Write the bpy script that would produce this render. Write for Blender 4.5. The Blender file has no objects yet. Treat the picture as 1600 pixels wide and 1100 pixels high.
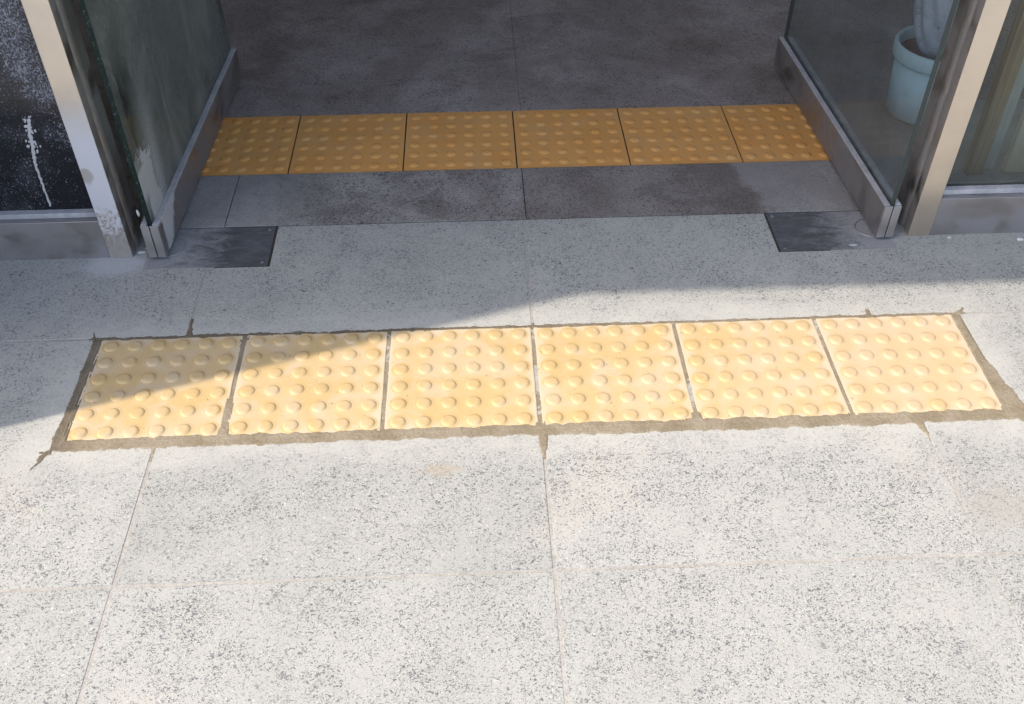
import bpy, bmesh, math, random
import numpy as np
from mathutils import Vector, Matrix
random.seed(7)
S = bpy.context.scene
COL = S.collection

# ------------------------------------------------------------------ camera
CAM_POS = (-0.1087, -1.4388, 1.402)
PITCH, YAW, ROLL, FPX = 0.7484, 0.0413, -0.0028, 1539.7
cp, sp, cy_, sy_ = math.cos(PITCH), math.sin(PITCH), math.cos(YAW), math.sin(YAW)
fwd = Vector((sy_*cp, cy_*cp, -sp)); right = Vector((cy_, -sy_, 0)); up = right.cross(fwd)
r2 = right*math.cos(ROLL)+up*math.sin(ROLL); u2 = -right*math.sin(ROLL)+up*math.cos(ROLL)
cam = bpy.data.objects.new('camera', bpy.data.cameras.new('camera')); COL.objects.link(cam)
m = Matrix((r2, u2, -fwd)).transposed().to_4x4(); m.translation = CAM_POS
cam.matrix_world = m
cam.data.sensor_width = 36; cam.data.lens = FPX/1600*36
cam.data.clip_start = 0.02; cam.data.clip_end = 2000
S.camera = cam

# ------------------------------------------------------------------ light
SUN_ELEV = math.radians(57)
SHADOW_DIR = math.radians(17.0)            # shadows run to the right and away from the camera
SUN_STRENGTH, SKY_STRENGTH, EXPOSURE = 1.75, 0.15, 0.93
sd = Vector((-math.cos(SHADOW_DIR)*math.cos(SUN_ELEV), -math.sin(SHADOW_DIR)*math.cos(SUN_ELEV), math.sin(SUN_ELEV)))
W = bpy.data.worlds.new('World'); S.world = W; W.use_nodes = True
wn = W.node_tree.nodes; wl = W.node_tree.links
sky = wn.new('ShaderNodeTexSky'); sky.sky_type = 'NISHITA'; sky.sun_disc = False
sky.sun_elevation = SUN_ELEV; sky.sun_rotation = math.atan2(sd.x, sd.y)
sky.altitude = 50; sky.air_density = 1.0; sky.dust_density = 2.5; sky.ozone_density = 1.0
wl.new(sky.outputs[0], wn['Background'].inputs[0]); wn['Background'].inputs[1].default_value = SKY_STRENGTH
sun = bpy.data.objects.new('sun', bpy.data.lights.new('sun', 'SUN')); COL.objects.link(sun)
sun.data.energy = SUN_STRENGTH; sun.data.angle = math.radians(0.55); sun.data.color = (1.0, 0.91, 0.79)
sun.rotation_euler = sd.to_track_quat('Z', 'Y').to_euler(); sun.location = sd*20
S.view_settings.view_transform = 'Standard'; S.view_settings.look = 'None'
S.view_settings.gamma = 1; S.view_settings.use_curve_mapping = False
S.view_settings.exposure = EXPOSURE
S.render.engine = 'CYCLES'
S.cycles.max_bounces = 10; S.cycles.transparent_max_bounces = 16
S.cycles.diffuse_bounces = 5; S.cycles.glossy_bounces = 5; S.cycles.caustics_reflective = False

# ------------------------------------------------------------------ node helpers
class NT:
    def __init__(s, name):
        s.m = bpy.data.materials.new(name); s.m.use_nodes = True
        s.t = s.m.node_tree; s.n = s.t.nodes; s.l = s.t.links
        s.b = s.n['Principled BSDF']; s.out = s.n['Material Output']
        s.geo = s.n.new('ShaderNodeNewGeometry'); s.oi = s.n.new('ShaderNodeObjectInfo')
        s.tc = s.n.new('ShaderNodeTexCoord')
    def put(s, sock, v):
        if isinstance(v, bpy.types.NodeSocket): s.l.new(v, sock)
        elif isinstance(v, (tuple, list)) and len(v) == 3 and sock.type == 'RGBA': sock.default_value = (*v, 1)
        else: sock.default_value = v
    def math(s, op, a, b=0.0, c=None, clamp=False):
        n = s.n.new('ShaderNodeMath'); n.operation = op; n.use_clamp = clamp
        s.put(n.inputs[0], a); s.put(n.inputs[1], b)
        if c is not None: s.put(n.inputs[2], c)
        return n.outputs[0]
    def add(s, a, b): return s.math('ADD', a, b)
    def mul(s, a, b): return s.math('MULTIPLY', a, b)
    def sub(s, a, b): return s.math('SUBTRACT', a, b)
    def mx(s, a, b): return s.math('MAXIMUM', a, b)
    def mn(s, a, b): return s.math('MINIMUM', a, b)
    def pos(s): return s.geo.outputs['Position']
    def obj(s): return s.tc.outputs['Object']
    def rnd(s): return s.oi.outputs['Random']
    def xyz(s, v):
        n = s.n.new('ShaderNodeSeparateXYZ'); s.l.new(v, n.inputs[0]); return n.outputs
    def scale(s, v, sc, loc=(0, 0, 0), rot=(0, 0, 0)):
        n = s.n.new('ShaderNodeMapping'); s.l.new(v, n.inputs[0])
        n.inputs['Scale'].default_value = sc; n.inputs['Location'].default_value = loc; n.inputs['Rotation'].default_value = rot
        return n.outputs[0]
    def noise(s, v, sc, det=3, rough=.55, dist=0.0, w=None):
        n = s.n.new('ShaderNodeTexNoise')
        if w is not None: n.noise_dimensions = '4D'; s.put(n.inputs['W'], w)
        s.l.new(v, n.inputs['Vector']); n.inputs['Scale'].default_value = sc
        n.inputs['Detail'].default_value = det; n.inputs['Roughness'].default_value = rough
        n.inputs['Distortion'].default_value = dist
        return n.outputs[0]
    def vor(s, v, sc, feat='F1', rand=1.0):
        n = s.n.new('ShaderNodeTexVoronoi'); n.feature = feat
        s.l.new(v, n.inputs['Vector']); n.inputs['Scale'].default_value = sc; n.inputs['Randomness'].default_value = rand
        return n.outputs['Distance']
    def ramp(s, v, a, b, lo=0.0, hi=1.0):
        n = s.n.new('ShaderNodeMapRange'); n.interpolation_type = 'SMOOTHSTEP'; n.clamp = True
        s.put(n.inputs['Value'], v); s.put(n.inputs['From Min'], a); s.put(n.inputs['From Max'], b)
        s.put(n.inputs['To Min'], lo); s.put(n.inputs['To Max'], hi)
        return n.outputs[0]
    def mix(s, f, a, b):
        n = s.n.new('ShaderNodeMix'); n.data_type = 'RGBA'
        s.put(n.inputs[0], f); s.put(n.inputs[6], a); s.put(n.inputs[7], b); return n.outputs[2]
    def bump(s, h, dist=.001, st=1.0, nrm=None):
        n = s.n.new('ShaderNodeBump'); n.inputs['Distance'].default_value = dist; n.inputs['Strength'].default_value = st
        s.put(n.inputs['Height'], h)
        if nrm is not None: s.l.new(nrm, n.inputs['Normal'])
        return n.outputs[0]
    def fin(s, col=None, rough=None, metal=None, spec=None, nrm=None):
        if col is not None: s.put(s.b.inputs['Base Color'], col)
        if rough is not None: s.put(s.b.inputs['Roughness'], rough)
        if metal is not None: s.put(s.b.inputs['Metallic'], metal)
        if spec is not None: s.put(s.b.inputs['Specular IOR Level'], spec)
        if nrm is not None: s.l.new(nrm, s.b.inputs['Normal'])
        return s.m

def granite(name, grey, pale, fleck, dust_lo, dust_hi, fleck_amt=1.0, rough=.75, warm=(.60, .54, .48), warm_amt=.5, outer=True):
    k = NT(name); p = k.pos(); w = k.mul(k.rnd(), 41.0)
    patch = k.noise(p, 4.5, 4, .6, .3)
    patch2 = k.noise(p, 1.7, 3, .6, .4)
    dust = k.ramp(k.add(k.mul(patch, .6), k.mul(patch2, .4)), dust_lo, dust_hi)
    # short dark mineral flecks, denser in clusters
    f1 = k.noise(k.scale(p, (1, 1.3, 1), rot=(0, 0, .5)), 170, 2, .55, 1.6, w)
    clus = k.noise(p, 13, 4, .65, .5, w)
    thr = k.add(f1, k.mul(k.sub(clus, .5), .19))
    if not outer: thr = k.add(thr, .03)
    fl = k.ramp(thr, .570, .612)
    f2 = k.noise(p, 330, 1.5, .5, .8, w)
    fl2 = k.ramp(k.add(f2, k.mul(k.sub(clus, .5), .25)), .57, .64)
    f3 = k.noise(p, 260, 1, .5, .5, k.add(w, 9.0))
    wh = k.ramp(f3, .64, .70)
    grain = k.noise(p, 90, 5, .7, 0, w)
    base = k.mix(dust, grey, pale)
    tone = k.ramp(k.rnd(), 0, 1, 0, .30 if outer else .15); base = k.mix(tone, base, k.mix(.35, grey, fleck))
    base = k.mix(k.ramp(grain, .35, .68, 0, .35), base, k.mix(.5, grey, base))
    dk = k.mul(k.ramp(k.noise(k.scale(p, (1, 1.6, 1)), 3.1, 6, .65, 1.2), .52, .66), 0.0 if outer else .45)
    base = k.mix(dk, base, tuple(c*.55 for c in grey))
    wm = k.mul(k.ramp(k.noise(p, 2.3, 5, .62, .6), .52, .70), warm_amt)
    base = k.mix(wm, base, warm)
    base = k.mix(k.mul(wh, .55), base, k.mix(.6, pale, (.86, .86, .84)) if outer else pale)
    thin = k.ramp(k.noise(p, 6, 5, .6, .8), .45, .75, 1.0, .5)      # dust veils some of the flecks
    dens = k.mul(thin, fleck_amt)
    base = k.mix(k.mul(k.mul(fl2, .55), dens), base, fleck)
    base = k.mix(k.mul(fl, dens), base, fleck)
    if name == 'threshold_granite':     # swept dark in the middle, cement dust left lying at both ends
        X, Y, Z = k.xyz(p)
        ne = k.noise(p, 20, 4, .65)
        dd = k.mx(k.ramp(k.add(k.sub(X, k.mul(Y, -.25)), k.mul(k.sub(ne, .5), .10)), .735, .765), k.ramp(k.add(X, k.mul(k.sub(ne, .5), .5)), -.40, -.70))
        base = k.mix(k.mul(dd, .50), base, (.39, .38, .375))
        base = k.mix(k.mul(k.mul(k.ramp(X, -.02, .02), k.sub(1.0, dd)), .35), base, (.14, .11, .095))
    if outer:   # cement haze wiped over the slabs round the new tactile tiles
        X, Y, Z = k.xyz(p)
        n = k.noise(k.scale(p, (1.2, 5, 1)), 3.2, 5, .6, .7)
        n2 = k.noise(p, 14, 4, .6, .3)
        dy = k.math('ABSOLUTE', k.add(Y, .006)); dx = k.math('ABSOLUTE', X)
        d = k.mx(k.sub(dy, .165), k.sub(dx, .935))
        hz = k.ramp(k.add(d, k.mul(k.sub(n, .5), -.16)), .0, .085, 1, 0)
        hz = k.mul(hz, k.ramp(n2, .25, .6, .45, 1))
        base = k.mix(k.mul(hz, .6), base, (.60, .585, .53))
        dj = k.math('SQRT', k.add(k.math('POWER', k.mul(k.add(X, .95), .7), 2), k.math('POWER', k.sub(Y, .415), 2)))
        base = k.mix(k.ramp(k.add(dj, k.mul(k.sub(n2, .5), .08)), .015, .075, .75, 0), base, (.66, .65, .65))
        # tan residue spot in front
        dd = k.math('SQRT', k.add(k.math('POWER', k.mul(k.add(X, .19), .45), 2), k.math('POWER', k.add(Y, .245), 2)))
        sp_ = k.ramp(k.add(dd, k.mul(k.sub(k.noise(p, 60, 4, .7), .5), .05)), .006, .02, .55, 0)
        base = k.mix(sp_, base, (.46, .38, .28))
        # greasy stain at the right
        dd = k.math('SQRT', k.add(k.math('POWER', k.sub(X, .80), 2), k.math('POWER', k.add(Y, .37), 2)))
        sp_ = k.ramp(k.add(dd, k.mul(k.sub(k.noise(p, 22, 5, .7), .5), .22)), .0, .09, .5, 0)
        base = k.mix(sp_, base, (.42, .385, .33))
    h = k.sub(k.mul(grain, .5), k.add(fl, k.mul(fl2, .4)))
    return k.fin(base, k.add(rough, k.mul(fl, -.15)), 0, .35, k.bump(h, .0004, .55))

def tactile(name, a, b, pale, dusty, rough, outer):
    k = NT(name); p = k.pos()
    n1 = k.noise(p, 7, 4, .6, .4); r = k.rnd()
    col = k.mix(k.ramp(n1, .3, .7), a, b)
    film = k.ramp(k.noise(p, 12, 5, .65, .8), .42, .68)
    col = k.mix(k.mul(film, dusty), col, pale)
    # worn lighter fine mottling
    fine = k.noise(p, 140, 4, .65)
    col = k.mix(k.ramp(fine, .4, .75, 0, .22), col, pale)
    if outer:
        PX = k.xyz(p)[0]; col = k.mix(k.ramp(k.add(PX, k.mul(n1, .3)), .45, .85, 0, .42), col, (.70, .53, .36))
        dirt = k.ramp(k.noise(p, 48, 5, .7, .5), .60, .72, 0, .35); col = k.mix(dirt, col, (.50, .38, .24))
    sx = k.ramp(k.vor(p, 75), .06, .10, 1, 0)
    sel = k.ramp(k.noise(p, 38, 2, .5), .60, .62)
    col = k.mix(k.mul(k.mul(sx, sel), .75), col, (.17, .125, .075))
    return k, col, fine, film

# ------------------------------------------------------------------ materials
M = {}
M['slab_out'] = granite('outdoor_granite', (.44, .437, .40), (.515, .508, .465), (.165, .167, .172), .28, .56, 1.0, .8, (.56, .515, .45), .5)
M['slab_in'] = granite('indoor_granite', (.33, .285, .26), (.47, .42, .395), (.07, .06, .055), .42, .64, .8, .62, (.20, .155, .135), .6, False)
M['slab_mid'] = granite('threshold_granite', (.25, .22, .20), (.52, .485, .455), (.05, .045, .043), .36, .66, .9, .66, (.24, .19, .165), .6, False)

k, col, fine, film = tactile('outer_tactile_ceramic', (.66, .465, .205), (.69, .50, .25), (.70, .575, .42), .6, .5, True)
X, Y, Z = k.xyz(k.obj())
edge = k.mx(k.math('ABSOLUTE', X), k.math('ABSOLUTE', Y))
ed = k.ramp(k.add(edge, k.mul(k.sub(k.noise(k.pos(), 30, 4, .6), .5), .05)), .118, .146)
col = k.mix(k.mul(ed, .55), col, (.74, .64, .50))
M['tile_out'] = k.fin(col, .55, 0, .4, k.bump(fine, .0006, .25))
k, col, fine, film = tactile('outer_dome_ceramic', (.66, .465, .205), (.69, .50, .25), (.70, .575, .42), .55, .5, True)
X, Y, Z = k.xyz(k.obj())
col = k.mix(k.ramp(k.rnd(), .75, 1, 0, .30), col, (.70, .45, .16))
gx = k.math('SINE', k.mul(X, 2*math.pi/.0042)); gy = k.math('SINE', k.mul(Y, 2*math.pi/.0042))
pit = k.ramp(k.mul(gx, gy), .3, .9); top = k.ramp(Z, .0028, .0036)
pit = k.mul(pit, top)
col = k.mix(k.mul(pit, .28), col, (.50, .36, .17))
M['dome_out'] = k.fin(col, .5, 0, .4, k.bump(k.sub(k.mul(fine, .7), k.mul(pit, 1.2)), .0007, .4))
k, col, fine, film = tactile('inner_tactile_ceramic', (.80, .37, .095), (.84, .42, .125), (.62, .43, .22), .30, .4, False)
M['tile_in'] = k.fin(col, .42, 0, .45, k.bump(fine, .0004, .2))
M['dome_in'] = M['tile_in']

def mortar_mat(name, c1, c2, dark_back_left=False):
    k = NT(name); p = k.pos()
    n = k.noise(p, 220, 4, .7); n2 = k.noise(p, 16, 4, .6)
    c = k.mix(k.ramp(n2, .35, .65), c1, c2)
    c = k.mix(k.ramp(n, .35, .7, 0, .4), c, (.16, .125, .09))
    if dark_back_left:      # mixed darker at the back and the left end, weaker to the right
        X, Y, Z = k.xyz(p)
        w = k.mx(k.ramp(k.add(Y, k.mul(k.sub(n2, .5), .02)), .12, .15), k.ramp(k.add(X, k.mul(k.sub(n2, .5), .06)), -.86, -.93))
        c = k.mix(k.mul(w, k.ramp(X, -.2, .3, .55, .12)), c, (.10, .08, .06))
    return k.fin(c, .95, 0, .2, k.bump(n, .0012, .7))
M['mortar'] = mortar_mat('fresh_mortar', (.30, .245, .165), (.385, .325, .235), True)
M['joint'] = mortar_mat('pale_joint_cement', (.47, .45, .41), (.54, .52, .475))
M['joint_dark'] = mortar_mat('dark_joint', (.035, .032, .03), (.06, .055, .05))

def steel(name, base, rough, dust=0.0, dustc=(.42, .41, .42), smear=None, bow=0.02):
    k = NT(name); p = k.obj()
    br = k.noise(k.scale(p, (60, 60, 1.2)), 9, 3, .6)
    bl = k.noise(p, 9, 4, .6, .3)
    rr = k.add(rough, k.add(k.mul(k.sub(br, .5), .06), k.mul(k.sub(bl, .5), .10)))
    d = k.mul(k.ramp(bl, .30, .72), dust)
    fine = k.noise(p, 300, 3, .7)
    d = k.mul(d, k.ramp(fine, .2, .6, .6, 1))
    col = k.mix(k.ramp(bl, .4, .7, 0, .25), base, tuple(c*.7 for c in base))
    if smear is not None:
        sm, smc = smear(k, p)
        col = k.mix(sm, k.mix(d, col, dustc), smc); d = k.mx(d, sm)
    else: col = k.mix(d, col, dustc)
    rr = k.add(k.mul(rr, k.sub(1.0, d)), k.mul(d, .85))
    return k.fin(col, rr, k.sub(1.0, d), .5, None)
M['steel'] = steel('brushed_steel', (.55, .51, .47), .30, .25)
M['steel_dark'] = steel('smoky_steel', (.52, .46, .42), .36, 1.1, (.27, .245, .23))
M['steel_rail'] = steel('dusty_rail_steel', (.42, .39, .38), .36, .65, (.30, .29, .31))
M['steel_light'] = steel('bright_channel_steel', (.50, .47, .45), .40, .6, (.38, .37, .37))
M['steel_right'] = steel('clean_post_steel', (.80, .70, .59), .30, .02)

def left_post_smear(k, p):
    X, Y, Z = k.xyz(k.pos())
    n = k.noise(k.pos(), 12, 5, .65, .5); nf = k.noise(k.pos(), 190, 4, .7)
    white = k.ramp(k.add(Z, k.mul(k.sub(n, .5), .16)), .28, .44, .9, 0)
    white = k.mul(white, k.ramp(k.add(Z, k.mul(k.sub(n, .5), .12)), .05, .10, .25, 1))
    white = k.mul(white, k.ramp(k.add(nf, k.ramp(Z, .08, .26, 0, .28)), .47, .55, .12, 1))
    dx = k.mul(k.add(X, .957), 1.3); dz = k.mul(k.sub(Z, .225), .8)
    d = k.math('SQRT', k.add(k.mul(dx, dx), k.mul(dz, dz)))
    spot = k.ramp(k.add(d, k.mul(k.sub(n, .5), .05)), .014, .024, 1, 0)
    c = k.mix(k.mul(spot, .75), (.66, .66, .70), (.36, .31, .27))
    return k.mx(white, k.mul(spot, .9)), c
M['steel_left'] = steel('cement_splashed_post_steel', (.74, .66, .58), .30, .02, smear=left_post_smear)
def left_rail_smear(k, p):   # object space of the leaf: x along the leaf, z up
    X, Y, Z = k.xyz(p)
    n = k.noise(k.pos(), 40, 5, .7, .6)
    f = k.ramp(k.add(k.add(X, k.mul(k.sub(.1, Z), .9)), k.mul(k.sub(n, .5), .09)), .085, .115, 1, 0)
    f = k.mul(f, k.ramp(k.add(X, k.mul(k.sub(n, .5), .03)), -.028, -.014))
    f2 = k.mul(k.ramp(Z, .088, .094), k.ramp(k.add(X, k.mul(n, .2)), .15, .5, .75, .15))
    return k.mul(k.mx(f, f2), k.ramp(n, .25, .45, .6, .95)), (.60, .57, .55)
M['steel_leaf_left'] = steel('cement_smeared_rail_steel', (.40, .355, .33), .38, .95, (.19, .17, .16), left_rail_smear)
M['steel_leaf'] = steel('leaf_rail_steel', (.42, .385, .375), .38, .95, (.20, .185, .185))

def glass(name, tint, film_col, film=.06, extra=None, refl=.6):
    k = NT(name); k.n.remove(k.b)
    tr = k.n.new('ShaderNodeBsdfTransparent'); tr.inputs[0].default_value = (*tint, 1)
    gl = k.n.new('ShaderNodeBsdfGlossy'); gl.inputs['Roughness'].default_value = .02
    gl.inputs[0].default_value = (refl, refl, refl, 1)
    dt = k.n.new('ShaderNodeVectorMath'); dt.operation = 'DOT_PRODUCT'
    k.l.new(k.geo.outputs['Normal'], dt.inputs[0]); k.l.new(k.geo.outputs['Incoming'], dt.inputs[1])
    fr = k.add(.04, k.mul(.96, k.math('POWER', k.sub(1.0, k.math('ABSOLUTE', dt.outputs['Value'])), 5.0)))
    df = k.n.new('ShaderNodeBsdfDiffuse'); tl = k.n.new('ShaderNodeBsdfTranslucent')
    fc = film_col
    p = k.obj()
    n = k.noise(k.scale(p, (1, 1, .6)), 7, 5, .65, .7)
    f = k.ramp(n, .35, .75, film*.45, film*1.6)
    grit = k.ramp(k.noise(p, 420, 2, .6), .66, .72, 0, .35)
    f = k.add(f, k.mul(grit, k.ramp(k.noise(p, 11, 3, .6), .45, .65)))
    if extra is not None: f, fc = extra(k, p, f, fc)
    k.put(df.inputs[0], fc); k.put(tl.inputs[0], fc)
    m1 = k.n.new('ShaderNodeMixShader'); k.l.new(fr, m1.inputs[0]); k.l.new(tr.outputs[0], m1.inputs[1]); k.l.new(gl.outputs[0], m1.inputs[2])
    m0 = k.n.new('ShaderNodeMixShader'); m0.inputs[0].default_value = .3
    k.l.new(df.outputs[0], m0.inputs[1]); k.l.new(tl.outputs[0], m0.inputs[2])
    m2 = k.n.new('ShaderNodeMixShader'); k.put(m2.inputs[0], f); k.l.new(m1.outputs[0], m2.inputs[1]); k.l.new(m0.outputs[0], m2.inputs[2])
    k.l.new(m2.outputs[0], k.out.inputs[0]); return k.m

def left_leaf_film(k, p, f, fc):
    X, Y, Z = k.xyz(p)          # X along the leaf from the pivot, Z up
    n = k.noise(p, 26, 5, .7, .7); ns = k.noise(p, 9, 3, .6, .3); nf = k.noise(p, 330, 3, .7)
    # thick white cement splash: lower front corner of the pane, ragged
    a = k.ramp(k.add(k.sub(Z, .238), k.mul(k.sub(n, .5), .15)), -.003, .003, 1, 0)
    rl = k.add(.044, k.mul(k.math('ABSOLUTE', k.sub(Z, .16)), .32))
    b = k.ramp(k.add(k.sub(X, rl), k.mul(k.sub(n, .5), .05)), -.003, .006, 1, 0)
    wht = k.mul(k.mul(a, b), .92)
    c = k.mx(k.ramp(k.add(X, k.mul(k.sub(ns, .5), .05)), -.030, -.012, .2, 1), k.ramp(Z, .12, .17))
    wht = k.mul(wht, c)
    # fine spatter running up beside it
    d = k.math('ABSOLUTE', k.sub(X, k.add(.05, k.mul(Z, .14))))
    sp = k.mul(k.ramp(d, .0, .11, 1, 0), k.ramp(Z, .15, .55, 1, .25))
    spat = k.mul(k.ramp(k.add(nf, k.mul(sp, .2)), .57, .66), k.mul(sp, .8))
    # broad wiped veil behind the clear patch
    veil = k.ramp(k.add(X, k.mul(k.sub(ns, .5), .16)), .08, .13, 0, .12)
    stk = k.noise(k.scale(p, (1, 1, .12)), 38, 5, .7, .5)
    veil = k.add(veil, k.ramp(stk, .52, .72, 0, .16))
    veil = k.sub(veil, k.mul(k.ramp(k.math('ABSOLUTE', k.sub(X, k.add(.03, k.mul(k.sub(n, .5), .03)))), .034, .042, .30, 0), k.mul(k.ramp(Z, .24, .26), k.ramp(Z, .40, .55, 1, 0))))
    f = k.add(f, veil)
    return k.mn(k.mx(k.mx(f, wht), spat), .96), k.mix(k.mx(wht, spat), fc, (.74, .72, .69))
M['glass_left'] = glass('left_leaf_glass', (.80, .88, .84), (.37, .38, .345), .44, left_leaf_film)
M['glass_right'] = glass('right_leaf_glass', (.90, .93, .94), (.34, .36, .36), .13)
def right_film(k, p, f, fc):
    X, Y, Z = k.xyz(k.pos())
    low = k.ramp(Z, .338, .342, 1, 0)
    g = k.mul(k.ramp(Z, .10, .16, .4, 1), low)
    return k.add(f, k.mul(g, .03)), fc
M['glass_side'] = glass('side_pane_glass', (.88, .91, .88), (.36, .36, .32), .05, right_film)
k = NT('glass_edge_green'); n = k.ramp(k.noise(k.obj(), 260, 3, .7), .62, .68)
k2 = NT('glass_edge_clear'); n2_ = k2.ramp(k2.noise(k2.obj(), 240, 3, .7), .66, .70)
M['glass_edge_clear'] = k2.fin(k2.mix(k2.mul(n2_, .5), (.055, .065, .058), (.45, .48, .45)), .5, 0, .3)
M['glass_edge'] = k.fin(k.mix(k.mul(n, .7), (.014, .026, .021), (.45, .48, .45)), .6, 0, .15)

k = NT('dusty_black_panel'); p = k.pos(); X, Y, Z = k.xyz(p)
sp1 = k.noise(k.scale(p, (1, 1, .7)), 290, 3, .65, .9)
cl = k.noise(p, 9, 4, .65, .4); cl2 = k.noise(p, 34, 3, .6)
hi = k.ramp(k.add(k.mul(Z, .7), k.add(k.mul(k.add(X, 1.05), 2.0), k.mul(k.sub(cl, .5), .5))), .22, .44)
amt = k.add(k.add(k.mul(hi, .10), k.mul(k.sub(cl, .5), .22)), k.mul(k.sub(cl2, .5), .16))
spk = k.ramp(k.add(sp1, amt), .60, .70)
veil = k.mul(k.ramp(k.add(cl, k.mul(hi, .15)), .4, .8), .12)
c = k.mix(veil, (.010, .010, .014), (.30, .31, .37)); c = k.mix(k.mul(spk, .75), c, (.46, .46, .52))
M['black_panel'] = k.fin(c, k.mix(spk, (.12,)*3, (.9,)*3), 0, .5, k.bump(spk, .0006, .6))

k = NT('dusty_ledge'); n = k.noise(k.obj(), 26, 4, .65)
M['ledge'] = k.fin(k.mix(k.ramp(n, .35, .7), (.44, .44, .46), (.60, .59, .60)), .75, .1, .4)
k = NT('cement_splash_white'); n = k.noise(k.obj(), 150, 3, .6)
M['splash'] = k.fin(k.mix(n, (.45, .45, .47), (.68, .67, .67)), .9, 0, .2, k.bump(n, .001, .5))
k = NT('dusty_cover_plate'); p = k.pos(); X, Y, Z = k.xyz(p)
st = k.noise(k.scale(p, (2, 4, 1), rot=(0, 0, .35)), 9, 6, .75, .6); sc = k.noise(k.scale(p, (3, 30, 1)), 12, 4, .7, .5)
out = k.ramp(k.add(k.math('ABSOLUTE', X), k.mul(k.sub(st, .5), .32)), .68, .83)
c = k.mix(k.ramp(st, .36, .70, 0, .8), (.09, .09, .092), (.17, .172, .185)); c = k.mix(k.mul(out, .93), c, (.38, .375, .375))
c = k.mix(k.ramp(sc, .60, .72, 0, .5), c, (.40, .41, .44))
gn = k.noise(p, 260, 3, .7); c = k.mix(k.ramp(gn, .50, .68, 0, .45), c, (.10, .10, .11))
M['plate'] = k.fin(c, .7, .0, .4, k.bump(k.add(st, sc), .0006, .5))
k = NT('plaster_wall'); n = k.noise(k.pos(), 3, 5, .6)
M['wall'] = k.fin(k.mix(n, (.70, .69, .67), (.78, .77, .75)), .9, 0, .2)
k = NT('room_wall'); n = k.noise(k.pos(), 2.5, 5, .6)
M['room'] = k.fin(k.mix(n, (.72, .64, .56), (.80, .72, .64)), .85, 0, .3)
k = NT('bucket_plastic'); n = k.noise(k.obj(), 14, 4, .6); scf = k.noise(k.scale(k.obj(), (1, 1, 6)), 40, 3, .7)
c = k.mix(k.ramp(n, .35, .7, 0, .4), (.66, .86, .90), (.76, .90, .92)); c = k.mix(k.ramp(scf, .66, .74, 0, .5), c, (.12, .14, .16))
M['bucket'] = k.fin(c, .45, 0, .5)
k = NT('bag_plastic'); n = k.noise(k.obj(), 16, 4, .6, 1.0); X, Y, Z = k.xyz(k.obj())
ln = k.ramp(k.noise(k.scale(k.obj(), (1, 1, 1), rot=(.4, .9, 0)), 34, 4, .75, 2.0), .60, .635)
zone = k.ramp(k.math('ABSOLUTE', k.sub(k.math('MODULO', k.add(Z, 1.0), .32), .14)), .02, .10, 1, 0)
c = k.mix(k.ramp(n, .35, .65), (.50, .54, .66), (.66, .70, .80)); c = k.mix(k.mul(k.mul(ln, zone), .75), c, (.06, .07, .11))
M['bag'] = k.fin(c, .45, 0, .5, k.bump(n, .012, .7))
k = NT('rust_brown_residue'); n = k.noise(k.obj(), 60, 4, .6)
M['rust'] = k.fin(k.mix(n, (.16, .07, .05), (.26, .13, .10)), .9, 0, .2)
def wood(name, a, b, sc=1):
    k = NT(name); n = k.noise(k.scale(k.obj(), (1, 1, .05)), 60*sc, 5, .65, .6)
    return k.fin(k.mix(k.ramp(n, .3, .7), a, b), .7, 0, .3, k.bump(n, .001, .3))
M['wood'] = wood('brown_timber', (.22, .15, .09), (.38, .27, .17)); M['wood_pale'] = wood('pale_board', (.42, .42, .40), (.56, .55, .52), .7)
M['cream'] = wood('cream_board', (.62, .52, .40), (.74, .64, .50), .5)
M['card'] = wood('grey_card', (.33, .33, .31), (.40, .40, .37), .5)
k = NT('white_chip'); M['chip'] = k.fin((.70, .70, .68), .8, 0, .3)
k = NT('dark_grit'); M['grit'] = k.fin((.10, .075, .045), .9, 0, .2)
k = NT('far_ground'); n = k.noise(k.pos(), 3, 6, .6)
M['ground'] = k.fin(k.mix(n, (.42, .42, .41), (.52, .51, .49)), .9, 0, .2)

# ------------------------------------------------------------------ object helpers
def mesh_obj(name, bm, mat, parent=None, smooth=False, loc=None):
    me = bpy.data.meshes.new(name); bm.normal_update(); bm.to_mesh(me); bm.free()
    for mm in (mat if isinstance(mat, (list, tuple)) else [mat]): me.materials.append(mm)
    if smooth: me.shade_smooth()
    o = bpy.data.objects.new(name, me); COL.objects.link(o)
    if parent: o.parent = parent
    if loc: o.location = loc
    return o
def thing(name, label, cat, loc=(0, 0, 0), rz=0, group=None, kind=None):
    o = bpy.data.objects.new(name, None); COL.objects.link(o); o.empty_display_size = .05
    o.location = loc; o.rotation_euler = (0, 0, rz)
    if kind: o['kind'] = kind
    if label: o['label'] = label
    if cat: o['category'] = cat
    if group: o['group'] = group
    return o
def tag(o, label, cat, group=None):
    o['label'] = label; o['category'] = cat
    if group: o['group'] = group
    return o
def box(bm, x0, x1, y0, y1, z0, z1, bev=0.0, seg=2, mi=0):
    vs = [bm.verts.new((x, y, z)) for z in (z0, z1) for y in (y0, y1) for x in (x0, x1)]
    fs = [bm.faces.new([vs[i] for i in f]) for f in ((0, 2, 3, 1), (4, 5, 7, 6), (0, 1, 5, 4), (2, 6, 7, 3), (0, 4, 6, 2), (1, 3, 7, 5))]
    for f in fs: f.material_index = mi
    if bev:
        es = list({e for f in fs for e in f.edges})
        r = bmesh.ops.bevel(bm, geom=es, offset=bev, segments=seg, affect='EDGES', profile=.5)
    return fs
def bx(name, mat, parent, x0, x1, y0, y1, z0, z1, bev=.002):
    bm = bmesh.new(); box(bm, x0, x1, y0, y1, z0, z1, bev); return mesh_obj(name, bm, mat, parent)
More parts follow.
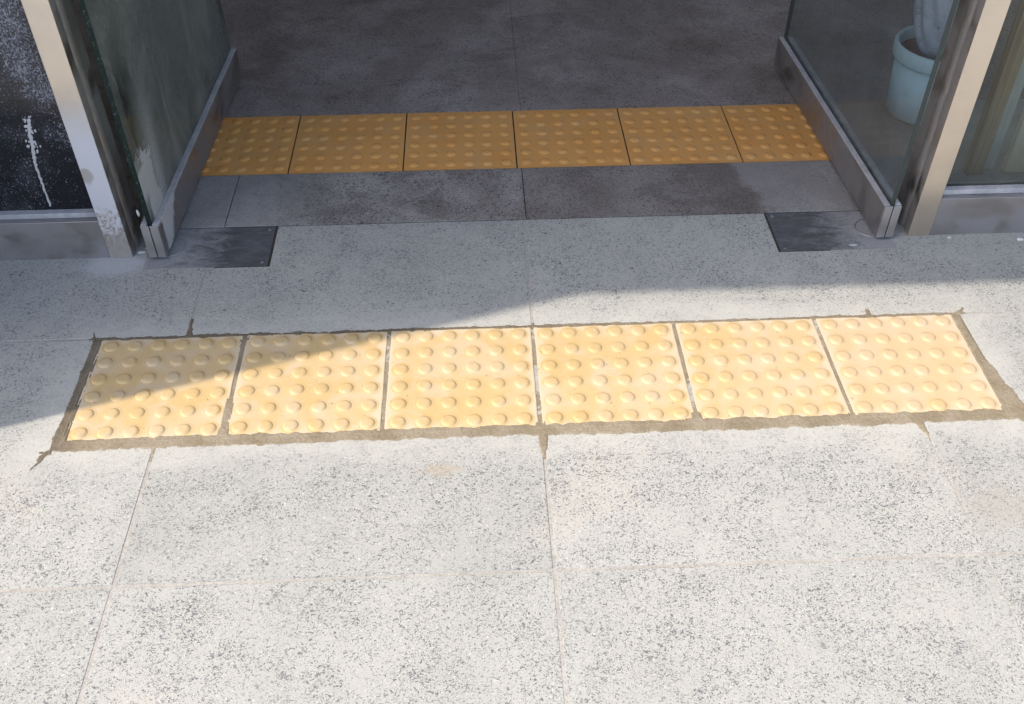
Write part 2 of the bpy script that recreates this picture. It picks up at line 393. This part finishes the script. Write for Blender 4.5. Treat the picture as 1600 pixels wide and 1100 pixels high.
def prism(bm, pts, z0, z1, inset=0.0):
    """pts: list of (x,y) counter-clockwise"""
    n = len(pts); b = [bm.verts.new((x, y, z0)) for x, y in pts]; t = [bm.verts.new((x, y, z1)) for x, y in pts]
    for i in range(n): bm.faces.new((b[i], b[(i+1) % n], t[(i+1) % n], t[i]))
    bm.faces.new(b[::-1]); return bm.faces.new(t)

def slab(name, rect, holes, mat, parent, z=0.0, thick=.03, bev=.0012):
    x0, x1, y0, y1 = rect
    xs = sorted({x0, x1} | {v for h in holes for v in h[:2] if x0 < v < x1})
    ys = sorted({y0, y1} | {v for h in holes for v in h[2:] if y0 < v < y1})
    bm = bmesh.new(); vd = {}
    def V(i, j):
        if (i, j) not in vd: vd[i, j] = bm.verts.new((xs[i], ys[j], z))
        return vd[i, j]
    any_ = False
    for i in range(len(xs)-1):
        for j in range(len(ys)-1):
            cx, cy = (xs[i]+xs[i+1])/2, (ys[j]+ys[j+1])/2
            if any(h[0] < cx < h[1] and h[2] < cy < h[3] for h in holes): continue
            bm.faces.new((V(i, j), V(i+1, j), V(i+1, j+1), V(i, j+1))); any_ = True
    if not any_: bm.free(); return None
    bmesh.ops.dissolve_limit(bm, angle_limit=.01, verts=bm.verts, edges=bm.edges)
    top = list(bm.faces)
    r = bmesh.ops.extrude_face_region(bm, geom=top)
    # the extruded copy becomes the top, the old faces the bottom
    nv = [g for g in r['geom'] if isinstance(g, bmesh.types.BMVert)]
    old = [v for v in bm.verts if v not in set(nv)]
    for v in old: v.co.z -= thick
    bmesh.ops.recalc_face_normals(bm, faces=bm.faces)
    if bev:
        nvs = set(nv)
        es = [e for e in bm.edges if e.verts[0] in nvs and e.verts[1] in nvs and len(e.link_faces) == 2
              and min(f.normal.z for f in e.link_faces) < .5]
        bmesh.ops.bevel(bm, geom=es, offset=bev, segments=2, affect='EDGES', profile=.5)
    return mesh_obj(name, bm, mat, parent)

# ------------------------------------------------------------------ ground, pavement, floor
bm = bmesh.new(); box(bm, -400, 400, -400, 400, -.5, -.05); g = mesh_obj('ground', bm, M['ground']); g['kind'] = 'structure'
pav = thing('pavement', 'pale granite slab pavement dusted with cement in front of the doorway', None, kind='structure')
JY = [.5445, .150, -.4735]
while JY[-1] > -5: JY.append(JY[-1]-.6235)
JX = [-.735+.7375*i for i in range(-7, 10)]
J = .0032
STRIP = (-.930, .934, -.162, .1525)
PLATES = [(-.882, -.593, .386, .546), (.594, .878, .386, .546)]
for j in range(len(JY)-1):
    for i in range(len(JX)-1):
        gl_, gr_ = (.0010 if abs(v-.74) < .01 else J for v in (JX[i], JX[i+1]))
        r = (JX[i]+gl_, JX[i+1]-gr_, JY[j+1]+J, JY[j]-(J if j else .001))
        if r[1] < -5 or r[0] > 5: continue
        slab('slab', r, [STRIP]+PLATES, M['slab_out'], pav, z=random.uniform(-.0004, .0004))
bm = bmesh.new(); box(bm, -5, 5, -5.5, .5435, -.04, -.0014)
mesh_obj('joint_cement', bm, M['joint'], pav)
flr = thing('floor', 'dark dusty granite floor inside the doorway', None, kind='structure')
INNER = (-2.3, 2.3, .7765, 1.0775)
for (ya, yb, mt) in ((.5465, .7765, 'slab_mid'), (1.0775, 1.90, 'slab_in'), (1.90, 2.72, 'slab_in'), (2.72, 3.54, 'slab_in'), (3.54, 4.36, 'slab_in')):
    cols = [-2.21, -1.4585, .0215, 1.477, 2.21] if ya > 1 else [-2.21, -1.47, -.7235, .0095, 1.465, 2.21]
    for i in range(len(cols)-1):
        o = 0; gp = .0005 if ya > 1 else .001
        slab('slab', (cols[i]+gp+o, cols[i+1]-gp+o, ya+.001, yb-.001), PLATES, M[mt], flr, z=0, bev=.0007)
for x0, x1 in ((-2.21, -.901), (.893, 2.21)):
    slab('slab', (x0, x1, .7775, 1.0765), [], M['slab_mid'], flr, bev=.0007)
bm = bmesh.new(); box(bm, -2.25, 2.25, .5435, 4.4, -.04, -.003); mesh_obj('joint_grout', bm, M['joint_dark'], flr)

# ------------------------------------------------------------------ tactile tiles
def dome_mesh(name, mat, prof, seg=28):
    bm = bmesh.new(); rings = []
    for r, z in prof:
        rings.append([bm.verts.new((r*math.cos(2*math.pi*i/seg), r*math.sin(2*math.pi*i/seg), z)) for i in range(seg)])
    c = bm.verts.new((0, 0, prof[0][1]+.00008))
    for i in range(seg):
        bm.faces.new((c, rings[0][i], rings[0][(i+1) % seg]))
        for a, b in zip(rings, rings[1:]): bm.faces.new((a[i], b[i], b[(i+1) % seg], a[(i+1) % seg]))
    me = bpy.data.meshes.new(name); bm.normal_update(); bm.to_mesh(me); bm.free(); me.materials.append(mat); me.shade_smooth(); return me
DOME_OUT = dome_mesh('dome', M['dome_out'], [(.0040, .0047), (.0075, .0046), (.0102, .0043), (.0120, .0037), (.0133, .0028), (.0144, .0016), (.0153, .0006), (.0163, .0001), (.0180, .0003), (.0200, .0002), (.0218, -.0006)])
DOME_IN = dome_mesh('dome', M['dome_in'], [(.0050, .0040), (.0080, .0038), (.0100, .0031), (.0118, .0020), (.0135, .0009), (.0152, .0003), (.0170, -.0004)], 24)
def mark_mesh():
    bm = bmesh.new(); seg = 28
    prof = [(.0098, -.0003), (.0101, .0003), (.0107, .00045), (.0113, .0003), (.0116, -.0003)]
    R = [[bm.verts.new((r*math.cos(2*math.pi*i/seg), r*math.sin(2*math.pi*i/seg), z)) for i in range(seg)] for r, z in prof]
    for i in range(seg):
        for a, b in zip(R, R[1:]): bm.faces.new((a[i], b[i], b[(i+1) % seg], a[(i+1) % seg]))
    pts = [(-.006+.0012*i, .0022*math.sin(i*.75)-.001) for i in range(11)]
    for (xa, ya), (xb, yb) in zip(pts, pts[1:]):
        v = [bm.verts.new(c) for c in ((xa, ya-.0005, -.0002), (xb, yb-.0005, -.0002), (xb, yb, .0005), (xa, ya, .0005), (xb, yb+.0005, -.0002), (xa, ya+.0005, -.0002))]
        bm.faces.new((v[0], v[1], v[2], v[3])); bm.faces.new((v[3], v[2], v[4], v[5]))
    me = bpy.data.meshes.new('maker_mark'); bm.to_mesh(me); bm.free(); me.materials.append(M['tile_out']); me.shade_smooth(); return me
MARK = mark_mesh()
def tile_body(hw, hd, rad, jag, rng):
    pts = []
    corners = [(hw, hd, 0), (-hw, hd, 90), (-hw, -hd, 180), (hw, -hd, 270)]
    for cx, cy, a0 in corners:
        r = rad*rng.uniform(.6, 1.5); sx, sy = math.copysign(1, cx), math.copysign(1, cy)
        for q in range(5):
            a = math.radians(a0+q*22.5); pts.append((cx-sx*r+r*math.cos(a), cy-sy*r+r*math.sin(a)))
        nx, ny, _ = corners[(corners.index((cx, cy, a0))+1) % 4]
        x, y = pts[-1]
        for q in range(1, 16):
            t = q/16; px, py = cx+(nx-cx)*t, cy+(ny-cy)*t
            if a0 in (0, 180): py = cy-sy*abs(rng.gauss(0, jag))
            else: px = cx-sx*abs(rng.gauss(0, jag))
            if rad*1.4 < math.hypot(px-cx, py-cy) and rad*1.4 < math.hypot(px-nx, py-ny): pts.append((px, py))
    bm = bmesh.new(); f = prism(bm, pts, -.02, .0)
    r = bmesh.ops.inset_region(bm, faces=[f], thickness=.0015); 
    for v in f.verts: v.co.z += .0012
    r = bmesh.ops.inset_region(bm, faces=[f], thickness=.002)
    for v in f.verts: v.co.z += .0004
    return bm
def tactile_row(root, xs, yc, zt, hw, hd, dome, pitch, outer, yslope=0.0):
    rng = random.Random(3 if outer else 5)
    mats = M['tile_out'] if outer else M['tile_in']
    for x in xs:
        bm = tile_body(hw, hd, .004 if outer else .001, .0005 if outer else .0001, rng)
        t = mesh_obj('tactile_tile', bm, mats, root, loc=(x, yc+rng.uniform(-1, 1)*(.0012 if outer else .0003), zt))
        t.rotation_euler = (rng.uniform(-1, 1)*.0012, rng.uniform(-1, 1)*.0015, rng.uniform(-1, 1)*(.0035 if outer else .0006))
        for a in range(6):
            for b in range(6):
                d = bpy.data.objects.new('dome', dome); COL.objects.link(d); d.parent = t
                d.location = ((a-2.5)*pitch, (b-2.5)*pitch, .0016)
                d.rotation_euler = (0, 0, rng.choice((0, math.pi/2, math.pi)))
        if outer:
            d = bpy.data.objects.new('maker_mark', MARK); COL.objects.link(d); d.parent = t; d.location = (.001, .001, .0017)
            d.rotation_euler = (0, 0, rng.uniform(0, 6))
outer = thing('tactile_paving', 'row of six pale yellow blister tiles crossed by the shadow edge, set in mortar outside', 'tactile paving')
tactile_row(outer, [(-2.5+i)*.3055 for i in range(6)], 0.0, -.0006, .1488, .1455, DOME_OUT, .0492, True)
inner = thing('tactile_paving', 'row of ochre blister tiles with thin black joints between the two open doors', 'tactile paving')
tactile_row(inner, [-.002+(-2.5+i)*.2985 for i in range(6)], .927, -.0010, .1474, .1478, DOME_IN, .0490, False)

# mortar bed: height field with ragged edges, fills the recess and laps over slab and tile edges
def vnoise(x, y, s, seed):
    r = np.random.RandomState(seed); g = r.rand(256, 256)
    u, v = x*s, y*s; i = np.floor(u).astype(int); j = np.floor(v).astype(int); fx, fy = u-i, v-j
    fx = fx*fx*(3-2*fx); fy = fy*fy*(3-2*fy); i %= 256; j %= 256; i1 = (i+1) % 256; j1 = (j+1) % 256
    return (g[i, j]*(1-fx)+g[i1, j]*fx)*(1-fy)+(g[i, j1]*(1-fx)+g[i1, j1]*fx)*fy-.5
def height_sheet(name, mat, parent, x0, x1, y0, y1, step, fz):
    nx, ny = int((x1-x0)/step)+1, int((y1-y0)/step)+1
    X, Y = np.meshgrid(x0+np.arange(nx)*step, y0+np.arange(ny)*step, indexing='ij')
    Z, keep = fz(X, Y)
    kq = keep[:-1, :-1] | keep[1:, :-1] | keep[:-1, 1:] | keep[1:, 1:]
    idx = np.arange(nx*ny).reshape(nx, ny)
    q = np.stack([idx[:-1, :-1][kq], idx[1:, :-1][kq], idx[1:, 1:][kq], idx[:-1, 1:][kq]], 1)
    used = np.unique(q); mp = -np.ones(nx*ny, int); mp[used] = np.arange(len(used)); q = mp[q]
    co = np.stack([X.ravel()[used], Y.ravel()[used], Z.ravel()[used]], 1)
    me = bpy.data.meshes.new(name); me.vertices.add(len(co)); me.vertices.foreach_set('co', co.ravel().astype('f'))
    me.loops.add(q.size); me.loops.foreach_set('vertex_index', q.ravel().astype('i'))
    me.polygons.add(len(q)); me.polygons.foreach_set('loop_start', (np.arange(len(q))*4).astype('i'))
    me.update(calc_edges=True); me.validate(); me.materials.append(mat); me.shade_smooth()
    o = bpy.data.objects.new(name, me); COL.objects.link(o); o.parent = parent; return o
def rect_d(X, Y, a, b, c, d):      # positive inside
    return np.minimum(np.minimum(X-a, b-X), np.minimum(Y-c, d-Y))
def seg_d(X, Y, xa, ya, xb, yb, wa, wb):
    dx, dy = xb-xa, yb-ya; t = np.clip(((X-xa)*dx+(Y-ya)*dy)/(dx*dx+dy*dy), 0, 1)
    return (wa+(wb-wa)*t)-np.hypot(X-xa-t*dx, Y-ya-t*dy)
def mortar_z(X, Y):
    n = vnoise(X, Y, 60, 1)*.010+vnoise(X, Y, 170, 2)*.007+vnoise(X, Y, 22, 3)*.008
    d = rect_d(X, Y, -.932-.004*np.clip(-Y/.15, 0, 1), .934+.028*np.clip((.02-Y)/.15, 0, 1), -.1705, .1555)
    for s in ((-.935, -.17, -.952, -.21, .010, .005), (-.735, -.17, -.7345, -.194, .007, .002), (.003, -.17, .001, -.216, .0135, .006),
              (.735, -.17, .741, -.206, .010, .005), (-.728, .155, -.7345, .198, .006, .0035), (.93, .15, .947, .166, .008, .003),
              (-.93, -.17, -.968, -.168, .008, .002), (.94, -.166, 1.2, -.172, .014, .010), (-.93, .15, -.937, .172, .006, .001), (.735, .155, .7345, .175, .006, .002)):
        d = np.maximum(d, seg_d(X, Y, *s))
    d2 = d+n*.5
    side = -rect_d(X, Y, *STRIP)            # >0 over the slabs
    tile = rect_d(X, Y, -.9135, .9135, -.1455, .1455)   # >0 over the tiles
    h = -.0012+.0026*np.clip(d2/.006, 0, 1)+vnoise(X, Y, 300, 4)*.0012+vnoise(X, Y, 700, 6)*.0006
    t2 = tile+vnoise(X, Y, 70, 8)*.007-.0015+np.where(Y < -.13, -.0045, 0)*(1+1.0*vnoise(X, Y, 26, 9))
    h = np.where(tile > -.004, np.where(t2 > 0, h-.0045*np.clip(t2/.003, 0, 1), h+.0006), h)
    h = h-.0012*np.clip((Y-.140)/.006, 0, 1)*np.clip(-side/.002, 0, 1)-.001*np.clip((-.914-X)/.004, 0, 1)*np.clip(-side/.003, 0, 1)
    # joints between the tiles, a little lower
    k = np.abs((X/.3055+3) % 1.0); k = np.minimum(k, 1-k)*.3055
    inj = (tile > .002)
    hj = -.0013+vnoise(X, Y, 250, 11)*.0014+vnoise(X, Y, 14, 12)*.0034+np.clip((-.11-Y)/.03, 0, 1)*.0028+np.clip((-.35-X)/.1, 0, 1)*.0014+.0003
    h = np.where(inj & (k < .010), np.maximum(hj, -.006), h)
    keep = (d2 > -.004) & ((tile < .022) | (k < .007))
    return h, keep
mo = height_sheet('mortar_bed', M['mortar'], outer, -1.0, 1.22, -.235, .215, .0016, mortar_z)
mo['kind'] = 'stuff'
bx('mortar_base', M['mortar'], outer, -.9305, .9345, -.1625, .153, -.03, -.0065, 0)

# ------------------------------------------------------------------ floor-closer cover plates
def ring(bm, cx, cy, r, w, z, h, seg=40):
    pr = [(r-w, z), (r-w*.5, z+h), (r+w*.5, z+h), (r+w, z)]
    R = [[bm.verts.new((cx+a*math.cos(2*math.pi*i/seg), cy+a*math.sin(2*math.pi*i/seg), b)) for i in range(seg)] for a, b in pr]
    for i in range(seg):
        for a, b in zip(R, R[1:]): bm.faces.new((a[i], b[i], b[(i+1) % seg], a[(i+1) % seg]))
for s, (x0, x1, y0, y1), lab in ((-1, PLATES[0], 'dusty slate-grey cover plate let into the paving under the cement-splashed left door'),
                                 (1, PLATES[1], 'dusty slate-grey cover plate let into the paving under the right door')):
    t = thing('floor_cover_plate', lab, 'cover plate', (s*.76, .466, 0), group='cover plates at the door pivots')
    bx('plate', M['plate'], t, x0+(.003 if s < 0 else .006)-s*.76, x1-(.006 if s < 0 else .003)-s*.76, y0+.003-.466, y1-.003-.466, -.03, -.0008, .0008)
    bm = bmesh.new(); ring(bm, s*(.838-.76), .006, .036, .0014, -.0008, .0011); mesh_obj('pivot_ring', bm, M['steel_light'], t, True)
    for u, v in ((.612, .402), (.612, .530), (.800, .402)):
        bm = bmesh.new(); bmesh.ops.create_cone(bm, cap_ends=True, segments=16, radius1=.0042, radius2=.0036, depth=.0016, matrix=Matrix.Translation((s*(u-.76), v-.466, -.0005))); box(bm, s*(u-.76)-.003, s*(u-.76)+.003, v-.466-.0004, v-.466+.0004, .0003, .0005)
        mesh_obj('screw', bm, M['steel_rail'], t)
    ra, rb = (x0+.16, x1) if s < 0 else (x0, x1-.16)
    bx('recess', M['joint_dark'], t, ra-s*.76, rb-s*.76, y0-.466, y1-.466, -.04, -.00125, 0)

# ------------------------------------------------------------------ door leaves (local x along the leaf, pivot at origin)
def leaf(s, rz, label, gm, rm, rail_label=None):
    t = thing('glass_door', label, 'door', (s*.8512, .470, 0), rz, 'open double doors')
    L0, L1, T, H = -.047, .835, .0205, .095
    # local +x runs into the building; inner side is local y = -s * T ... symmetric profile
    bm = bmesh.new()
    # U channel: two cheeks and a web so that the glass sits in a groove
    box(bm, L0, L1, -T, -.0068, .009, H, .0012); box(bm, L0, L1, .0068, T, .009, H, .0012); box(bm, L0+.004, L1-.004, -.0066, .0066, .010, .078)
    r = mesh_obj('bottom_rail', bm, rm, t)
    if rail_label: r['label'] = rail_label
    for a, b in ((-T+.0008, -.0012), (.0012, T-.0008)):
        bm = bmesh.new(); box(bm, L0-.0032, L0-.0002, a, b, .0085, H+.0012, .0008); mesh_obj('end_cap', bm, M['steel_light'], r)
    bm = bmesh.new(); box(bm, -.041, .829, -.006, .006, .079, 2.18)
    for f in bm.faces:
        f.material_index = 0 if abs(f.normal.y) > .5 else 1
    bm.normal_update()
    for f in bm.faces: f.material_index = 0 if abs(f.normal.y) > .5 else 1
    mesh_obj('glass_pane', bm, [gm, M['glass_edge' if s < 0 else 'glass_edge_clear']], t)
    for sg in (-1, 1):   # clear gasket strip bedding the pane
        bm = bmesh.new(); box(bm, L0+.002, L1-.002, min(sg*.0062, sg*.0198), max(sg*.0062, sg*.0198), H-.006, H+.0020, .0008); mesh_obj('gasket', bm, M['ledge'], r)
    bm = bmesh.new(); box(bm, L0, L1, -T, T, 2.18, 2.27, .0015); mesh_obj('top_rail', bm, rm, t)
    bm = bmesh.new(); box(bm, -.014, .014, -.010, .010, -.0006, .0092, .001); mesh_obj('pivot', bm, M['steel_dark'], t)
    # tubular pull handles well above the picture
    for sg in (-1, 1):
        bm = bmesh.new()
        bmesh.ops.create_cone(bm, cap_ends=True, segments=20, radius1=.014, radius2=.014, depth=.5, matrix=Matrix.Translation((.76, sg*.06, 1.15)))
        for z in (.98, 1.32): bmesh.ops.create_cone(bm, cap_ends=True, segments=12, radius1=.007, radius2=.007, depth=.05, matrix=Matrix.Translation((.76, sg*.031, z)) @ Matrix.Rotation(math.pi/2, 4, 'X'))
        mesh_obj('pull_handle', bm, M['steel'], t, True)
    return t
lt = leaf(-1, math.radians(90-2.2), 'open frameless glass door on the left with white cement splashed on its lower corner', M['glass_left'], M['steel_leaf_left'])
rt = leaf(1, math.radians(90+2.2), 'open frameless glass door on the right with a clean pane and grey steel rail', M['glass_right'], M['steel_leaf'])

# ------------------------------------------------------------------ side windows with posts
def post_profile(s, side):
    """section of the door-side post, x outwards from the opening (u), y depth (v)"""
    pts = [(.0, .0), (.052, .0), (.052, .112), (.004, .112)]
    # reveal with a half-round bead in the middle
    pts += [(.004, .066)]
    for i in range(9):
        a = math.pi*(i/8); pts.append((.004-.0075*math.sin(a), .052+.014*math.cos(a)))
    pts += [(.004, .036), (.0, .030)]
    return pts
def side_window(s, label, post_mat, pane_mat, panel_label):
    t = thing('side_window', label, 'window', (s*1.6, .434, 0))
    X = lambda v: s*v-s*1.6
    def flat(name, mat, u0, u1, v0, v1, z0, z1, bev=.0015, parent=t):
        a, b = sorted((X(u0), X(u1))); return bx(name, mat, parent, a, b, v0, v1, z0, z1, bev)
    # door-side post
    pts = [(X(.916+u), v) for u, v in post_profile(s, 0)]
    if s < 0: pts = pts[::-1]
    bm = bmesh.new(); prism(bm, pts, -.004, 2.30); bmesh.ops.recalc_face_normals(bm, faces=bm.faces)
    es = [e for e in bm.edges if abs(e.verts[0].co.z-e.verts[1].co.z) > 1 and abs(e.verts[0].co.y) < .002]
    bmesh.ops.bevel(bm, geom=es, offset=.0012, segments=2, affect='EDGES', profile=.5)
    fs = [f for f in bm.faces if f.normal.y < -.6 and f.calc_center_median().y < .003]
    for f in bm.faces: f.material_index = 1
    for f in fs: f.material_index = 0
    mesh_obj('post', bm, [post_mat, M['steel_dark']], t)
    flat('post', M['steel_rail'], 2.22, 2.275, 0, .10, -.004, 2.30)
    rail = flat('bottom_rail', M['steel_rail'], .9685, 2.2195, .002, .098, -.004, .103)
    flat('glazing_bead', M['ledge'], .9690, 2.2190, .0165, .034, .1034, .1165, .001)
    flat('glazing_bead', M['steel_dark'], .9690, 2.2190, .046, .062, .1034, .1165, .001)
    flat('top_rail', M['steel_rail'], .9685, 2.2195, .002, .098, 2.20, 2.30)
    p = flat('pane' if s > 0 else 'dark_panel', pane_mat, .9695, 2.2185, .0345, .0455, .106, 2.199, 0)
    return t, p
rw, _ = side_window(1, 'clear side window right of the doorway with timber boards standing behind it', M['steel_right'], M['glass_side'], '')
lw, pan = side_window(-1, 'black side panel left of the doorway speckled with white dust and a cement drip', M['steel_left'], M['black_panel'], '')
# cement drip running down the black panel
bm = bmesh.new(); rng = random.Random(11)
path = [(-1.054, .347), (-1.058, .325), (-1.064, .303), (-1.0655, .280), (-1.070, .262), (-1.0745, .238), (-1.0755, .215), (-1.0765, .19), (-1.0765, .16), (-1.077, .1185)]
fine_p = []
for (a, b), (c, d) in zip(path, path[1:]):
    for q in range(6): fine_p.append((a+(c-a)*q/6, b+(d-b)*q/6))
prev = None; N = len(fine_p)
for i, (x, z) in enumerate(fine_p):
    w = (.0035+.0022*rng.random()) * (1-.45*i/N) * (.6 if i < 4 else 1); x += rng.uniform(-.0012, .0012)
    row = [bm.verts.new((x+1.6+u, .0345-h, z)) for u, h in ((-w, -.0002), (-w*.5, .0014), (w*.5, .0014), (w, -.0002))]
    if prev:
        for a in range(3): bm.faces.new((prev[a], row[a], row[a+1], prev[a+1]))
    prev = row
for q in range(46):
    z = rng.uniform(.262, .352); x = -1.056-(.35-z)*.12+rng.gauss(0, .0075); r = rng.uniform(.0008, .0026)
    bmesh.ops.create_uvsphere(bm, u_segments=7, v_segments=5, radius=r, matrix=Matrix.Translation((x+1.6, .0345, z)) @ Matrix.Diagonal((1, .35, 1.6, 1)))
bmesh.ops.recalc_face_normals(bm, faces=bm.faces)
mesh_obj('cement_drip', bm, M['splash'], lw)

# ------------------------------------------------------------------ building round the doorway
H = 3.0; CY = .252-H/math.tan(SUN_ELEV)*math.sin(SHADOW_DIR); CX = .12-H/math.tan(SUN_ELEV)*math.cos(SHADOW_DIR)
b = thing('building', 'plastered shop building around the doorway with a canopy and a dim room inside', 'building', (0, .434, 0))
Bx = lambda n, mt, x0, x1, y0, y1, z0, z1: bx(n, mt, b, x0, x1, y0-.434, y1-.434, z0, z1, 0)
Bx('canopy', M['wall'], -6, 8, CY, .430, H, H+.28)
Bx('side_pier', M['wall'], -2.62, CX, CY+.002, .430, -.02, H-.003)
Bx('lintel', M['wall'], -2.277, 2.277, .432, .545, 2.302, H-.003)
Bx('wall', M['wall'], -6, -2.279, .433, .60, -.02, H+3)
Bx('wall', M['wall'], 2.279, 8, .433, .60, -.02, H+3)
Bx('upper_wall', M['wall'], -2.277, 2.277, .434, .60, H, H+3)
Bx('room_wall', M['room'], -2.45, -2.27, .602, 4.5, -.02, 2.75)
for xa, xb in ((2.27, 2.45),):      # unseen opening added high in the right wall to brighten the room
    Bx('room_wall', M['room'], xa, xb, .602, 4.5, -.02, 1.2); Bx('room_wall', M['room'], xa, xb, .602, 1.1, 1.2, 2.75)
    Bx('room_wall', M['room'], xa, xb, 3.9, 4.5, 1.2, 2.75); Bx('room_wall', M['room'], xa, xb, 1.1, 3.9, 2.5, 2.75)
Bx('room_wall', M['room'], -2.268, 2.268, 4.38, 4.5, -.02, 2.75)
Bx('ceiling', M['room'], -2.45, 2.45, .602, 4.5, 2.752, 2.85)

# ------------------------------------------------------------------ things seen through the glass
def lathe(prof, seg=48):
    bm = bmesh.new(); R = [[bm.verts.new((r*math.cos(2*math.pi*i/seg), r*math.sin(2*math.pi*i/seg), z)) for i in range(seg)] for r, z in prof]
    for i in range(seg):
        for a, c in zip(R, R[1:]): bm.faces.new((a[i], a[(i+1) % seg], c[(i+1) % seg], c[i]))
    return bm
bk = thing('bucket', 'pale blue plastic bucket standing behind the right glass door', 'bucket', (1.155, 1.02, 0))
bm = lathe([(.0001, .002), (.093, .002), (.098, .007), (.111, .168), (.107, .168), (.096, .010), (.0001, .008)]); mesh_obj('body', bm, M['bucket'], bk, True)
bm = lathe([(.1112, .162), (.119, .163), (.1205, .168), (.1215, .199), (.118, .204), (.113, .204), (.110, .199), (.107, .1685)]); mesh_obj('rim', bm, M['bucket'], bk, True)
bm = lathe([(.0001, .176), (.05, .175), (.108, .171)]); mesh_obj('residue', bm, M['rust'], bk, True)
bm = bmesh.new(); bmesh.ops.create_icosphere(bm, subdivisions=5, radius=1)
for v in bm.verts:
    c = v.co.copy(); z = c.z; w = .100+.008*math.sin(3*z+1)+.006*math.sin(7*c.x+5*z)+.004*math.sin(13*c.y-9*z)
    rr = math.sqrt(max(1e-9, c.x**2+c.y**2)); pr = (1-abs(z)**3.2)**.45 if abs(z) < 1 else 0
    v.co = Vector((c.x/rr*w*pr*1.05, c.y/rr*w*pr*.92, .19+z*.19)) if rr > 1e-4 else Vector((0, 0, .19+z*.19))
bag = mesh_obj('plastic_bag', bm, M['bag'], None, True, (1.142, 1.012, .170)); bag.rotation_euler = (.05, .06, .3)
tag(bag, 'stuffed blue-white plastic sack with dark scribbles standing in the bucket', 'sack')

def board(x, y, w, d, h, lean, tilt, mat, label, cat, rz=0.0):
    bm = bmesh.new(); box(bm, -w/2, w/2, -d/2, d/2, 0, h, .002)
    o = mesh_obj('board', bm, mat, None, False, (x, y, .001)); o.rotation_euler = (lean, tilt, rz); return tag(o, label, cat, 'boards behind the side window')
board(1.175, .70, .040, .030, 1.9, -.02, .0, M['wood'], 'narrow brown timber batten standing behind the right side window', 'board')
board(1.222, .72, .030, .018, 1.9, -.02, .0, M['wood_pale'], 'narrow grey-white board standing between the brown and cream boards', 'board')
board(1.300, .70, .090, .020, 1.9, -.02, .0, M['cream'], 'wide cream board standing at the right behind the side window', 'board')

# ------------------------------------------------------------------ small debris
def chip(x, y, z, r, mat, label, sc=(1, .6, .3), rot=0, rx=0, cat='cement chip', g=None):
    bm = bmesh.new(); bmesh.ops.create_icosphere(bm, subdivisions=2, radius=r)
    rg = random.Random(int(abs(x*1e4)+abs(y*7e3)))
    for v in bm.verts: v.co *= rg.uniform(.75, 1.15)
    for v in bm.verts: v.co = Vector((v.co.x*sc[0], v.co.y*sc[1], v.co.z*sc[2]))
    o = mesh_obj('chip', bm, mat, None, False, (x, y, z)); o.rotation_euler = (rx, 0, rot); return tag(o, label, cat, g)
chip(1.178, .408, .001, .009, M['chip'], 'white cement chip on the paving below the right side window')
chip(1.012, .422, .001, .006, M['chip'], 'small white crumb at the foot of the right window rail')
chip(.775, .405, .0003, .009, M['splash'], 'flat pale flake on the right cover plate', (1.1, .5, .12), .1)
chip(-.885, .470, .001, .010, M['chip'], 'broken mortar crumb between the left post and the left door', (1, .5, .5), .3)
chip(-.900, .452, .001, .007, M['chip'], 'small mortar crumb beside the foot of the left post', (1.5, .5, .4), .1)
chip(-.872, .432, .125, .009, M['chip'], 'white leaf-shaped cement flake stuck beside the edge of the left door', (.35, .25, 1.3), .2, .2)
gr = bmesh.new(); rg = random.Random(21)
def bit(x, y, z, r):
    n0 = len(gr.verts)
    mt = Matrix.Translation((x, y, z)) @ Matrix.Rotation(rg.uniform(0, 6), 4, 'Z') @ Matrix.Diagonal((rg.uniform(1, 2.2), .7, .45, 1))
    bmesh.ops.create_icosphere(gr, subdivisions=1, radius=r, matrix=mt)
for q in range(150): bit(rg.uniform(-.90, .90), rg.uniform(-.14, .14), .0016, rg.uniform(.0006, .0015))
for q in range(120): bit(rg.uniform(-1.0, 1.05), rg.uniform(-.235, -.165), .0008, rg.uniform(.0006, .0013))
for q in range(60): bit(rg.uniform(-.8, .8), rg.uniform(.42, 1.5), .0008, rg.uniform(.0006, .0014))
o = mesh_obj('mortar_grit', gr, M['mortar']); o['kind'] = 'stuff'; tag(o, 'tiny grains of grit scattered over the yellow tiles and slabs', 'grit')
